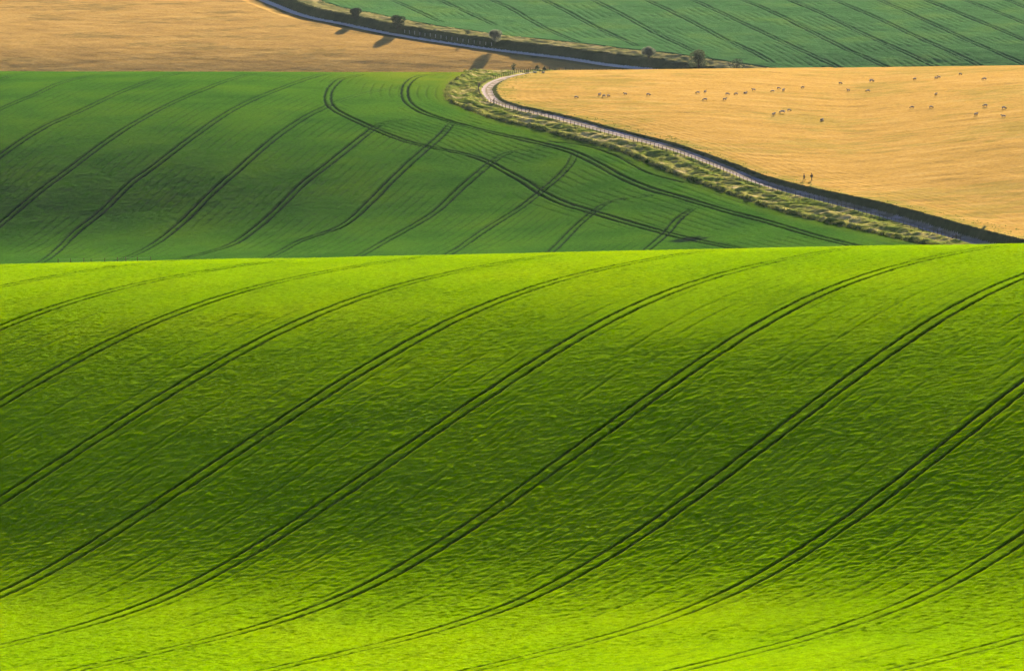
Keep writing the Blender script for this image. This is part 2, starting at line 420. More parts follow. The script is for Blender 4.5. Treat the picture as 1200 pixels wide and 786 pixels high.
def mid_hill():
    xs = np.arange(-235, 236, .36); ys = np.concatenate([np.arange(1090, 1130, 1.0), np.arange(1130, 1730, .50), np.arange(1730, 1830, 1.5)])
    X, Y = np.meshgrid(xs, ys, indexing='ij')
    Z = Z0(X, Y)
    dT = dist_field(xs, ys, Tc, 40); dB = dist_field(xs, ys, Bc, 60)
    green = inside(X, Y, list(Bc[::6]) + [(400, 1000), (-400, 1000), (-400, 2000), (Bc[0][0], 2000)])
    past = inside(X, Y, list(Tc[::6]) + [(400, 1000), (600, 1500), (400, 2000), (Tc[0][0], 2000)]) & ~green
    sgnT = np.where(past, dT, -dT)
    track = (dT < 1.65) & ~green
    verge = ~green & ~past & ~track
    # tramlines
    W = np.full(X.shape, 9.0, np.float32)
    for n, l in enumerate(mid_lines):
        p = P2(l); p = extend(p, 60, 0 if 5 <= n else 40)
        cc = catmull(p, .4, 5)
        cut = len(cc)
        if n >= 6:                                            # the turns on the headland fade out towards their ends
            e0 = cc[-1]; L_ = int({6: 30, 7: 16, 8: 36, 9: 24, 10: 34, 11: 10}[n]/.4); cut = max(10, len(cc)-L_)
            m = max(1, L_//4)
            for k in range(4):
                seg = cc[cut+k*m-3:cut+(k+1)*m+3]
                if len(seg) > 3: W = np.minimum(W, np.abs(dist_field(xs, ys, seg, 2.2)-1.0)+.06*(k+1))
        W = np.minimum(W, np.abs(dist_field(xs, ys, cc[:cut], 2.2)-1.0))
    for l, gage, hd, tl in ((H1, 1.0, 8, 40), (H2, 1.0, 25, 40)):
        W = np.minimum(W, np.abs(dist_field(xs, ys, catmull(extend(P2(l), hd, tl), .4, 6), 2.2)-gage))
    for l in (H3,):
        W = np.minimum(W, np.abs(dist_field(xs, ys, catmull(P2(l), .4, 5), 2.2)-1.0)+.17)
    W = np.minimum(W, dist_field(xs, ys, catmull(P2(H4), .4, 5), 1.5)+.05)
    W = W + .08*vnoise(X/.9, Y/.9, 3)
    gr = (1-sstep(.25, .46, W))*green
    # drill rows, parallel to the lines of the main run, and to the edge on the headland
    A = []; R = []
    for n, l in enumerate(mid_lines[1:10], 1):
        for px, r in l:
            if n > 5 and r < 200: continue
            x, y = cast(px, r, *F2); q = (y-1400)/200
            A.append([1, x/100, q, q*q, q*x/100, (x/100)**2, q**3]); R.append(n)
    c2, *_ = np.linalg.lstsq(np.array(A), np.array(R), rcond=None)
    q = (Y-1400)/200; xx = X/100
    sidx = c2[0]+c2[1]*xx+c2[2]*q+c2[3]*q*q+c2[4]*q*xx+c2[5]*xx*xx+c2[6]*q**3
    print('mid fit', np.round(c2, 2), np.std(np.array(A)@c2-np.array(R)))
    d1 = dist_field(xs, ys, catmull(extend(P2(H1), 10, 60), .8, 6), 60)
    head = (dB < 46) & (d1 < 400)
    hw = sstep(44, 40, dB) if False else np.clip((44-dB)/3, 0, 1)
    ph1 = sidx*8*2*PI; ph2 = dB/2.9*2*PI
    rowh = (np.maximum(0, np.cos(ph1))**5)*(1-hw) + (np.maximum(0, np.cos(ph2))**5)*hw
    rowh *= sstep(-.6, .5, vnoise(X/14, Y/20, 21))
    h = .05*vnoise(X/1.1, Y/.9, 1)+.055*vnoise(X/.7, Y/.7, 2)+.045*vnoise(X/7, Y/6, 6)
    Zg = Z + h - .40*gr - .17*rowh
    # verge: rough tussocks with an upstanding, shaggy edge against the crop
    lump = .22*vnoise(X/2.8, Y/2.0, 31)+.26*vnoise(X/1.1, Y/.9, 32)
    along = .34*np.cos(dB/1.25+.8*vnoise(X/12, Y/12, 35))*sstep(0, 5, dB)
    edge = .75*sstep(0, 1.0, dB)*np.clip(1-(dB-1)/7, 0, 1)
    Zv = Z + (lump+along)*sstep(1.5, 3.2, dT) + edge*(.8+.5*vnoise(X/3, Y/3, 34))
    Zt = Z - .12 - .09*(1-sstep(.25, .45, np.abs(dT-.95)))+.02*vnoise(X, Y, 44)
    # pasture above a steep little bank; the bank is taller towards the right
    bh = .45 + 2.1*sstep(30, 125, X)
    rag = .35*vnoise(X/1.6, Y/1.6, 51)
    up = bh*sstep(1.7, 3.1+rag, dT)*np.exp(-np.maximum(dT-3.2, 0)/16)
    Zp = Z + up + .04*vnoise(X/2.4, Y/1.3, 52)+.035*vnoise(X/.8, Y/.8, 54)+.09*vnoise(X/9, Y/5, 53)*sstep(2, 8, dT)+.06*np.cos(dT/.42+vnoise(X/20, Y/20, 55)*2)*sstep(34, 12, dT)*sstep(4, 7, dT)*.6
    Zo = np.where(green, Zg, np.where(track, Zt, np.where(past, Zp, Zv)))
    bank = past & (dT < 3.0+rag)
    pc = cast(797, 281.5, *F2)
    puddle = (1-sstep(.6, 1.1, np.hypot((X-pc[0]-2)/5.5, (Y-pc[1])/4.5)+.25*vnoise(X/1.5, Y/1.5, 90)))*green
    soil_shade = np.where(green, np.maximum(gr*.95+.34*rowh, puddle*.95), 0)
    soil_shade = np.where(track, 1-sstep(.15, .5, np.abs(dT)) , soil_shade)
    soil_shade = np.where(verge, np.maximum((1-sstep(.2, 1.6, dB))*.85, .7*sstep(.55, .95, np.cos(dB/1.25+.8*vnoise(X/12, Y/12, 35)))*sstep(-.2, .3, vnoise(X/9, Y/14, 36))), soil_shade)
    soil_shade = np.where(past, np.clip(1-(dT-3)/7, 0, 1)*.55*sstep(-.6, .3, vnoise(X/3, Y/3, 61)) + .30*sstep(.0, .8, vnoise(X/30+3, Y/22, 62)+.8*vnoise(X/5, Y/2.5, 63)), soil_shade)
    V = np.stack([X, Y, Zo], -1).reshape(-1, 3)
    F = grid_faces(len(xs), len(ys))
    def cls(m): return m[:-1, :-1]
    reg = np.where(track, 2, np.where(green, 0, np.where(bank, 4, np.where(past, 3, 1))))[:-1, :-1]
    up = X/Y/PX+600
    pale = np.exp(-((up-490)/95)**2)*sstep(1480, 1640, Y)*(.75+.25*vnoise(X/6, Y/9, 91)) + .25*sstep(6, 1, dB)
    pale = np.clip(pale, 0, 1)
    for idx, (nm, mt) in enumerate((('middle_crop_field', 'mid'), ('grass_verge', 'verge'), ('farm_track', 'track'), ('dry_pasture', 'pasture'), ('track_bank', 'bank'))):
        o = grid_object(nm, V, F[reg == idx], M[mt], {'soil_shade': soil_shade.ravel(), 'pale': pale.ravel()})
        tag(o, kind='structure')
    print('mid verts', len(V))
    return
mid_hill()

# ------------------------------------------------------------------ far hill
RD = [(300,-6),(312,0),(325,5),(345,13),(370,20),(395,24.5),(425,31),(460,38),(500,44.5),(540,50.5),(575,55.5),(620,61),(665,66.5),(710,73.5),(760,79),(800,85)]
far_lines = [[(455,0),(480,11),(507,25)],[(515,0),(540,12),(570,27)],[(576,0),(600,11),(635,33),(667,50)],
 [(637,0),(670,17),(705,36),(735,52)],[(695,0),(730,18),(780,46),(825,72)],[(757,0),(800,20),(850,47),(893,70)],
 [(812,0),(855,20),(900,41),(940,61),(980,81)],[(870,0),(900,12),(960,42),(1000,62),(1037,80)],
 [(925,0),(965,17),(1025,46),(1095,79)],[(977,0),(1020,18),(1085,48),(1145,76)],[(1030,0),(1080,22),(1140,50),(1200,76)],
 [(1085,0),(1140,22),(1200,47)],[(1130,0),(1165,13),(1200,27)],[(1180,0),(1200,8)]]
Rp = castline(RD, *F3)
print('road', np.round(Rp[::3]))
Rc = catmull(extend(Rp, 120, 140), .6, 10)
tm = Rc[len(Rc)//2]; tt = Rc[len(Rc)//2+1]-tm
far_side = 1 if tt[0] > 0 else -1
def far_hill():
    xs = np.arange(-345, 346, .5); ys = np.concatenate([np.arange(1840, 1910, 1.5), np.arange(1910, 2140, .55), np.arange(2140, 2400, 3)])
    X, Y = np.meshgrid(xs, ys, indexing='ij'); Z = Z0(X, Y)
    dR = dist_field(xs, ys, Rc, 45)
    up = inside(X, Y, list(Rc[::5]) + [(900, Rc[-1][1]-60), (900, 3000), (Rc[0][0], 3000)])
    road = dR < 1.7
    rag = .5*vnoise(X/2, Y/2, 71)
    bank = up & ~road & (dR < 6.0+rag)
    verge = up & ~road & ~bank & (dR < 15.5+rag)
    field = up & ~road & ~bank & ~verge
    W = np.full(X.shape, 9.0, np.float32)
    for l in far_lines:
        p = extend(castline(l, *F3), 150, 12)
        W = np.minimum(W, np.abs(dist_field(xs, ys, catmull(p, .6, 5), 2.6)-1.05))
    gr = (1-sstep(.16, .46, W+.1*vnoise(X, Y, 9)))*field
    # drill rows along the same direction
    A = []; R = []
    for n, l in enumerate(far_lines):
        for px, r in l:
            x, y = cast(px, r, *F3); q = (y-2050)/100; A.append([1, x/100, q, q*q, q*x/100, x*x/1e4]); R.append(n)
    c, *_ = np.linalg.lstsq(np.array(A), np.array(R), rcond=None)
    print('far fit resid', np.std(np.array(A)@c-np.array(R)), np.round(c, 2))
    q = (Y-2050)/100; s = c[0]+c[1]*X/100+c[2]*q+c[3]*q*q+c[4]*q*X/100+c[5]*X*X/1e4
    rowh = np.maximum(0, np.cos(s*6*2*PI))**4*sstep(-.3, .6, vnoise(X/16, Y/16, 73))*field
    bh = 2.3
    Zo = Z - np.where(up, 1-sstep(1.7, 5.0, dR), 1-sstep(6.5, 11, dR))*1.0 + np.where(up, bh*sstep(1.8, 5.0+rag, dR)*np.exp(-np.maximum(dR-16, 0)/25), 0)
    Zo = Zo + np.where(up & ~road & ~field, .28*vnoise(X/1.6, Y/1.6, 74)*sstep(2.5, 4, dR), 0)
    Zo = Zo + np.where(field, .09*vnoise(X/2, Y/1.6, 75)+.14*vnoise(X/9, Y/6, 76)-.40*gr-.22*rowh, 0)
    Zo = Zo + np.where(~up & ~road, (.05*vnoise(X/2.2, Y/1.6, 77)+.09*vnoise(X/9, Y/6, 78))*sstep(2.4, 5, dR), 0)
    Zo = Zo - np.where(field, .45*(1-sstep(.3, 1.2, np.abs(dR-16.6))), 0)
    soil_shade = np.where(field, gr*.8+.2*rowh+.6*(1-sstep(.3, 1.0, np.abs(dR-16.6))), np.where(verge, (1-sstep(0, 1, np.abs(dR-6)))*.3, 0))
    soil_shade = np.where(~up & ~road, np.clip(1-(dR-2.4)/4, 0, 1)*.8+.35*sstep(.0, .8, vnoise(X/25, Y/10, 79)+.5*vnoise(X/3, Y/2.5, 80)-.15), soil_shade)  # dark strip along the road: the bank's shadow put into the meadow colour
    V = np.stack([X, Y, Zo], -1).reshape(-1, 3); F = grid_faces(len(xs), len(ys))
    reg = np.where(road, 0, np.where(bank, 1, np.where(verge, 2, np.where(field, 3, 4))))[:-1, :-1]
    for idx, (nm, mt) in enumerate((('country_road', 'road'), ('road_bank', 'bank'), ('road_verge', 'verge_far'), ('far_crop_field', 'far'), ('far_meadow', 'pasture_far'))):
        o = grid_object(nm, V, F[reg == idx], M[mt], {'soil_shade': soil_shade.ravel()}); tag(o, kind='structure')
    print('far verts', len(V))
    return
far_hill()

# ------------------------------------------------------------------ ground to the horizon
def base_ground():
    xs = np.concatenate([np.linspace(-9000, -1100, 16), np.arange(-1000, 1001, 12.5), np.linspace(1100, 9000, 16)])
    ys = np.concatenate([np.linspace(-6000, -300, 14), np.arange(-200, 0, 25), np.arange(0, 2600, 8), np.linspace(2700, 14000, 30)])
    X, Y = np.meshgrid(xs, ys, indexing='ij')
    Z = Z0(X, np.clip(Y, 0, 5900))
    Z = Z - np.where((Y > 415), 1.2, 0) - np.clip(-Y, 0, 2000)*.05
    V = np.stack([X, Y, Z], -1).reshape(-1, 3)
    o = grid_object('ground', V, grid_faces(len(xs), len(ys)).reshape(-1, 4), M['ground']); tag(o, kind='structure')
base_ground()

# surface height of the finished ground, by rays
bpy.context.view_layer.update()
DG = bpy.context.evaluated_depsgraph_get()
from mathutils import Vector
def surf(x, y):
    hit, loc, *_ = bpy.context.scene.ray_cast(DG, Vector((x, y, 200)), Vector((0, 0, -1)))
    return loc.z if hit else float(Z0(x, y))

# ------------------------------------------------------------------ small mesh builders
def mesh_obj(name, bm, mat, parent=None, smooth=False):
    me = bpy.data.meshes.new(name); bm.to_mesh(me); bm.free()
    for m in (mat if isinstance(mat, (list, tuple)) else [mat]): me.materials.append(m)
    if smooth: me.polygons.foreach_set('use_smooth', [True]*len(me.polygons))
    o = bpy.data.objects.new(name, me); C.objects.link(o)
    if parent: o.parent = parent
    return o
def empty(name, loc, rz=0):
    o = bpy.data.objects.new(name, None); C.objects.link(o); o.location = loc; o.rotation_euler = (0, 0, rz); return o
def tube(bm, pts, rads, n=6, cap=True):
    rings = []
    pts = [Vector(p) for p in pts]
    for i, p in enumerate(pts):
        d = (pts[min(i+1, len(pts)-1)]-pts[max(i-1, 0)]).normalized()
        a = d.orthogonal().normalized(); b = d.cross(a)
        rings.append([bm.verts.new(p+(a*math.cos(2*PI*k/n)+b*math.sin(2*PI*k/n))*rads[i]) for k in range(n)])
    for r0, r1 in zip(rings, rings[1:]):
        for k in range(n): bm.faces.new((r0[k], r0[(k+1) % n], r1[(k+1) % n], r1[k]))
    if cap: bm.faces.new(rings[0][::-1]); bm.faces.new(rings[-1])

# ---- fences
def post_mesh(h, r, n=6, mat='wood'):
    bm = bmesh.new(); tube(bm, [(0, 0, -.35), (0, 0, h*.6), (.01, 0, h-.03), (.01, 0, h)], [r*1.05, r, r*.95, r*.6], n)
    me = bpy.data.meshes.new('post'); bm.to_mesh(me); bm.free(); me.materials.append(M[mat]); return me
def make_fence(name, P, spacing, h, r, label, mat='wood', wires=(.35, .7, 1.05), strong=(), cat='fence', group=None):
    s = np.concatenate([[0], np.cumsum(np.hypot(*np.diff(P, axis=0).T))])
    t = np.arange(0, s[-1], spacing); pts = np.stack([np.interp(t, s, P[:, 0]), np.interp(t, s, P[:, 1])], 1)
    pts = [(x, y, surf(x, y)) for x, y in pts]
    # order by nearness so that the hundred that show largest are single parts
    base = min(pts, key=lambda p: p[1])
    root = empty(name, base); tag(root, label, cat, group)
    me = post_mesh(h, r, 6, mat)
    order = sorted(range(len(pts)), key=lambda i: pts[i][1]); rest = []
    for k, i in enumerate(order):
        x, y, z = pts[i]; tilt = (random.gauss(0, .035), random.gauss(0, .035), random.random()*3); sc = random.uniform(.92, 1.1)
        if k < 97:
            o = bpy.data.objects.new('post', me); C.objects.link(o); o.parent = root
            o.location = (x-base[0], y-base[1], z-base[2]); o.rotation_euler = tilt; o.scale = (1, 1, sc)
        else: rest.append((x-base[0], y-base[1], z-base[2], sc))
    if rest:
        bm = bmesh.new()
        for x, y, z, sc in rest: tube(bm, [(x, y, z-.35), (x, y, z+h*sc)], [r, r*.9], 6)
        o = mesh_obj('post', bm, M[mat], root); o['kind'] = 'stuff'
    for wz in wires:
        bm = bmesh.new()
        tube(bm, [(x-base[0], y-base[1], z-base[2]+wz) for x, y, z in pts], [.008]*len(pts), 3)
        mesh_obj('wire', bm, M['wire'], root)
    # thicker strainer posts with diagonal struts
    for (x, y) in strong:
        bm = bmesh.new(); z = surf(x, y)-base[2]; x -= base[0]; y -= base[1]
        tube(bm, [(x, y, z-.4), (x, y, z+h*1.25)], [r*1.7, r*1.6], 8)
        tube(bm, [(x-1.3, y+.3, z-.1), (x, y, z+h*.85)], [r*.8, r*.8], 6)
        tube(bm, [(x+1.3, y-.3, z-.1), (x, y, z+h*.85)], [r*.8, r*.8], 6)
        mesh_obj('strainer_post', bm, M['wood'], root)
    return root
i0 = int(np.argmin(np.hypot(*(Tc-Tp[0]).T))); 
i1 = int(np.argmin(np.hypot(*(Tc-Tp[-1]).T)))
fP = Fc[:i1+10]
# leave out sharp back-tracking inside the bend
make_fence('post_and_wire_fence', fP, 2.8, 1.2, .075, 'long post and wire fence running beside the pale farm track and round its bend',
           strong=[tuple(fP[np.argmin(np.hypot(*(fP-P2([q])[0]).T))]) for q in ((562,102), (573,122), (1130,281))])
# pale fence on the far side of the lane
sel = (Rc[:, 0]/Rc[:, 1] > ray(468, 45)[0]) & (Rc[:, 0]/Rc[:, 1] < ray(572, 50)[0])
make_fence('roadside_fence', offset(Rc[sel], far_side*2.9), 3.1, 1.25, .10, 'row of pale fence posts in the shade between the far road and its bank', mat='palewood', wires=(.6, 1.1))
# fence just beyond the crest of the front field
fr = []
for px in np.arange(68, 186, 2.0):
    u = ray(px, 305)[0]; Y = np.arange(640, 830, 1.0); v = Z0(u*Y, Y)/Y; i = int(np.argmax(v)); fr.append((u*(Y[i]+17), Y[i]+17))
fr = np.array(fr)
make_fence('boundary_fence', fr, 1.95, 1.15, .055, 'low dark fence whose post tops peep over the crest of the bright green field', wires=(.6, 1.0))

# ---- trees and shrubs
def leaves(bm, blobs, n, size, seed=0):
    r = random.Random(seed)
    tot = sum(b[3]**2 for b in blobs)
    for (cx, cy, cz, R, sq) in blobs:
        for k in range(int(n*R*R/tot)):
            while True:
                d = Vector((r.gauss(0, 1), r.gauss(0, 1), r.gauss(0, 1)))
                if d.length > .01: break
            d.normalize(); rad = R*(.45+.62*r.random()**.5)
            c = Vector((cx, cy, cz)) + Vector((d.x*rad, d.y*rad, d.z*rad*sq))
            a = Vector((r.gauss(0, 1), r.gauss(0, 1), r.gauss(0, 1))).normalized(); b = a.orthogonal().normalized(); q = a.cross(b)
            s = size*r.uniform(.6, 1.5)
            bm.faces.new([bm.verts.new(c+b*s), bm.verts.new(c+q*s*.6), bm.verts.new(c-b*s), bm.verts.new(c-q*s*.6)])
def make_tree(name, x, y, h, w, mat, label, seed, cat, lean=0, trunk_frac=.28, n=7500, leafs=.13, squash=.9, group='trees and bushes along the far road'):
    r = random.Random(seed); z = surf(x, y)
    root = empty(name, (x, y, z)); tag(root, label, cat, group)
    bm = bmesh.new(); th = h*trunk_frac
    tube(bm, [(0, 0, -.4), (.03*h, 0, th*.6), (lean*.4, 0, h*.55), (lean, 0, h*.85)], [h*.035, h*.028, h*.018, h*.006], 8)
    blobs = []
    nb = 9
    for k in range(nb):
        a = 2*PI*k/nb+r.uniform(-.4, .4); rr = w*.5*r.uniform(.35, .70); hz = h*r.uniform(trunk_frac+.16, .80)
        if k == 0: rr = 0; hz = h*.78
        bx, by = math.cos(a)*rr+lean*hz/h, math.sin(a)*rr
        R = w*.5*r.uniform(.38, .66)
        blobs.append((bx, by, min(hz, h-R*squash), R, squash))
        tube(bm, [(.02*h, 0, th*.8), (bx*.5, by*.5, (th+hz)*.5), (bx*.9, by*.9, hz)], [h*.016, h*.011, h*.004], 5)
    mesh_obj('trunk', bm, M['bark'], root)
    bm = bmesh.new(); leaves(bm, blobs, n, leafs, seed)
    mesh_obj('crown', bm, mat, root)
    return root
def far_pt(px, row, side): 
    u = ray(px, row)[0]
    i = int(np.argmin(np.abs(Rc[:, 0]/Rc[:, 1]-u)))
    q = offset(Rc, far_side*side)[i]; return float(q[0]), float(q[1])
tr = [
 ('roadside_tree', 408, 3.5, 4.8, 3.8, 'leaf_dark', 'dark lopsided tree above the far road, furthest left of the trees along it', .35, 'tree', .18, .9),
 ('roadside_tree', 458, 3.4, 5.8, 5.4, 'leaf_dark', 'broad dark round tree above the far road casting the largest shadow on the golden meadow', 0, 'tree', .2, .8),
 ('roadside_tree', 575, 3.6, 5.2, 4.6, 'leaf_pale', 'silvery grey round tree above the far road near the bend of the farm track', 0, 'tree', .12, .85),
 ('roadside_tree', 755, 4.4, 5.2, 4.8, 'leaf_pale', 'small round pale tree, left of the pair near the end of the far road', 0, 'tree', .22, .85),
 ('roadside_tree', 813, 4.0, 7.2, 5.2, 'leaf_mid', 'tallest upright bushy tree beside the far road, just above the golden hilltop', .2, 'tree', .12, 1.0)]
for k, (nm, px, side, h, w, m, lab, lean, cat, tf, sq) in enumerate(tr):
    w *= 1.22; h *= 1.06; tf = min(tf, .1)
    x, y = far_pt(px, 50, side); make_tree(nm, x, y, h, w, M[m], lab, 20+k, cat, lean, tf, squash=sq)
x, y = far_pt(534.5, 42, 7.5); make_tree('bush', x, y, 1.7, 1.9, M['leaf_dark'], 'tiny dark bush on top of the far road bank, left of the silvery tree', 41, 'bush', 0, .05, 700, .08, .7)
u = ray(861, 80)[0]; x, y = far_pt(856, 84, 4.4); make_tree('bush', x, y, 5.6, 6.4, M['leaf_dark'], 'low wide dark bush, half hidden by the golden hilltop, right of all trees', 42, 'bush', 0, .05, 2200, .12, .7)
# small bushes by the fence on the crest of the middle hill
def crest_pt(px, back):
    u = ray(px, 84)[0]; Y = np.arange(1450, 1760, 1.0); v = Z0(u*Y, Y)/Y; i = int(np.argmax(v)); return float(u*(Y[i]+back)), float(Y[i]+back)
for k, (px, back, h, w, lab) in enumerate([(602, 6, 2.6, 1.9, 'tallest spiky dark bush beside the fence posts at the top of the track bend'),
    (630, 14, 1.9, 1.5, 'small dark bush behind the hilltop fence, just left of a similar ragged one'),
    (638, 15, 1.7, 1.3, 'little ragged bush behind the hilltop fence, just right of a similar one'),
    (651.5, 14, 1.6, 2.5, 'low wide dark bush behind the hilltop fence, rightmost bush of its row')]):
    x, y = crest_pt(px, back); make_tree('bush', x, y, h, w, M['leaf_dark'], lab, 60+k, 'bush', 0, .05, 800, .08, .9, group='bushes by the hilltop fence')
# bush on the rim of the bank at the right
kp = Kc[int(np.argmin(np.abs(Kc[:, 0]/Kc[:, 1]-ray(1153, 270)[0]) + (Kc[:, 1] > 1400)*9))]
make_tree('bush', float(kp[0]), float(kp[1])+.8, 1.1, 1.1, M['leaf_dark'], 'tiny dark bush alone on the rim of the shaded track bank at far right', 77, 'bush', 0, .05, 400, .06, .8, group=None)

# ---- shaggy tussocks on the verge: nobody could count them
def tufts(name, pts, size, mat, seed):
    r = random.Random(seed); bm = bmesh.new()
    for (x, y, z, s) in pts:
        for k in range(7):
            a = r.uniform(0, 2*PI); l = size*s*r.uniform(.6, 1.2); w = l*.16; o = Vector((x+r.gauss(0, .22)*s, y+r.gauss(0, .22)*s, z-.05))
            d = Vector((math.cos(a)*.45*l, math.sin(a)*.45*l, l)); p = Vector((-math.sin(a), math.cos(a), 0))*w
            bm.faces.new([bm.verts.new(o-p), bm.verts.new(o+p), bm.verts.new(o+d*.6+p*.6), bm.verts.new(o+d)])
    o = mesh_obj(name, bm, mat); tag(o, kind='stuff'); return o
def scatter():
    pts = []; r = random.Random(5); vb = []
    n = 0
    Bi = Bc[::2]
    while n < 3000:
        i = r.randrange(len(Bi)-1); p = Bi[i]; 
        if not (1150 < p[1] < 1640): continue
        t = Bi[i+1]-Bi[i]; nn = np.array([-t[1], t[0]])/np.hypot(*t)
        if nn @ (Tc[np.argmin(np.hypot(*(Tc-p).T))]-p) < 0: nn = -nn
        d = .1+abs(r.gauss(0, .35)) if r.random() < .45 else r.uniform(.5, 22)
        q = p+nn*d + np.array([r.gauss(0, .4), r.gauss(0, .4)])
        if np.min(np.hypot(*(Tc[::3]-q).T)) < 3.0: continue
        pts.append((q[0], q[1], surf(q[0], q[1]), r.uniform(.6, 1.5) if d < 1.2 else r.uniform(.5, 1.1))); n += 1
    o = tufts('long_grass', pts, .36, M['tuft'], 3)
    tag(o, 'rough tufts of long yellow grass growing on the verge beside the track', 'grass')
scatter()

# ---- sheep
def skin_mesh(name, verts, edges, rads, mat, sub=2, root=0):
    me = bpy.data.meshes.new(name+'_cage'); me.from_pydata(verts, edges, []); o = bpy.data.objects.new(name, me); C.objects.link(o)
    m = o.modifiers.new('s', 'SKIN'); m.use_smooth_shade = True
    for i, v in enumerate(me.skin_vertices[0].data):
        r = rads[i]; v.radius = r if hasattr(r, '__len__') else (r, r); v.use_root = (i == root)
    s = o.modifiers.new('d', 'SUBSURF'); s.levels = sub; s.render_levels = sub
    bpy.context.view_layer.update()
    nm = bpy.data.meshes.new_from_object(o.evaluated_get(bpy.context.evaluated_depsgraph_get()))
    bpy.data.objects.remove(o); nm.name = name
    nm.materials.clear()
    for q in (mat if isinstance(mat, (list, tuple)) else [mat]): nm.materials.append(q)
    return nm
def sheep_mesh(pose):
    lie = pose == 'lie'; zb = .34 if lie else .60
    V = [(-.42, 0, zb), (-.12, 0, zb+.03), (.2, 0, zb+.02), (.44, 0, zb+.02)]; R = [.20, .27, .26, .18]; E = [(0, 1), (1, 2), (2, 3)]
    if pose == 'graze': head = [(.60, 0, zb-.12, .11), (.70, 0, .26, .085), (.74, 0, .10, .055)]
    else: head = [(.56, 0, zb+.20, .12), (.64, 0, zb+.36, .10), (.82, 0, zb+.30, .055)]
    p = 3
    for x, y, z, r in head: V.append((x, y, z)); R.append(r); E.append((p, len(V)-1)); p = len(V)-1
    hb = 5
    for s in (-1, 1):                                         # ears
        V.append((V[hb][0]-.03, s*.17, V[hb][2]+.03)); R.append(.03); E.append((hb, len(V)-1))
    V.append((-.62, 0, zb-.06)); R.append(.05); E.append((0, len(V)-1)); V.append((-.66, 0, zb-.22)); R.append(.035); E.append((len(V)-2, len(V)-1))
    for (x, b) in ((-.40, 0), (.36, 3)):
        for s in (-1, 1):
            if lie: js = [(x+.10, s*.22, .16, .08), (x+.26, s*.24, .06, .04)]
            elif b == 0: js = [(x+.05, s*.13, .42, .10), (x-.06, s*.14, .24, .045), (x+.01, s*.14, .02, .035)]
            else: js = [(x, s*.12, .40, .09), (x+.03, s*.13, .22, .04), (x+.01, s*.13, .02, .035)]
            q = b
            for xx, yy, zz, r in js: V.append((xx, yy, zz)); R.append(r); E.append((q, len(V)-1)); q = len(V)-1
    me = skin_mesh('sheep', V, E, R, [M['fleece'], M['face']], 2, 1)
    for f in me.polygons:
        c = f.center
        hd = (c.x > .60) if pose == 'graze' else (c.x > .60 and c.z > zb+.2)
        if hd or (not lie and c.z < .30): f.material_index = 1
    return me
SM = {p: sheep_mesh(p) for p in ('stand', 'graze', 'lie')}
sheep = [(675.3,114),(702.5,111.6),(707.8,113),(713,112.5),(732.7,110),(759.8,111),(817.7,108.6),(826.3,107.5),(826.3,116.6),(852.4,110),(849.3,116.6),(862.5,109.7),(873.4,108.6),(883.3,105.3),
 (617,87.5),(627,87.3),(636.5,87.2)]
sheep += [(880+cx/3.75, 60+cy/3.75) for cx, cy in ((95,175),(122,162),(143,172),(228,158),(393,141),(428,172),(530,131),(514,174),(100,278),(138,268),(168,258),(312,302),(720,122),(813,117),(826,113),(920,105),(1026,122),(813,190),(708,246),(792,246),(989,278),(1030,240),(1112,250),(1110,286))]
lab = ['first sheep from the left on the golden hill, alone above the track', 'left sheep of the tight trio on the left of the golden hill', 'middle sheep of the tight trio on the left of the golden hill', 'right sheep of the tight trio on the left of the golden hill',
 'lone sheep a little right of the tight trio, beside the faint path', 'lone sheep midway between the faint path and the larger central flock', 'leftmost sheep of the central flock, on its upper row', 'second sheep of the upper row of the central flock, smallest there',
 'sheep just below the second one of the central flock', 'third sheep of the upper row of the central flock', 'lower sheep of the central flock under the third of its upper row', 'fourth sheep of the upper row of the central flock',
 'fifth sheep of the upper row of the central flock, broadside on', 'last and highest sheep at the right end of the central flock', 'pale sheep lying nearest the fence at the top of the track bend', 'dark backlit sheep lying between two others by the hilltop fence', 'rightmost of the three sheep lying by the hilltop fence',
 'left sheep of the group of three close above the middle of the golden hill', 'upper sheep of the group of three close above the middle of the golden hill', 'right sheep of the group of three close above the middle of the golden hill', 'lone sheep just right of the upper group of three',
 'upper left sheep of the loose four near the middle of the hilltop', 'lower left sheep of the loose four near the middle of the hilltop', 'largest sheep, upper right of the loose four near the middle of the hilltop', 'lower right sheep of the loose four near the middle of the hilltop',
 'left sheep of the slanting row of three below the upper flock', 'middle and widest sheep of the slanting row of three below the upper flock', 'right sheep of the slanting row of three below the upper flock', 'lone plump pale sheep lowest of all on the golden hill',
 'lone sheep left of the close pair near the upper right crest', 'left sheep of the close pair near the upper right crest', 'right sheep of the close pair near the upper right crest', 'sheep nearest to the crest on the upper right', 'small lone sheep right of the one nearest to the crest',
 'lone sheep directly below the close pair near the upper right crest', 'left of two sheep side by side lower on the right of the hill', 'right of two sheep side by side lower on the right of the hill', 'lower left sheep of the four at the far right edge of the picture',
 'upper left sheep of the four at the far right edge of the picture', 'upper right sheep of the four at the far right edge of the picture', 'lower right sheep of the four at the far right edge of the picture']
assert len(lab) == len(sheep) and len(set(lab)) == len(lab), (len(lab), len(sheep))
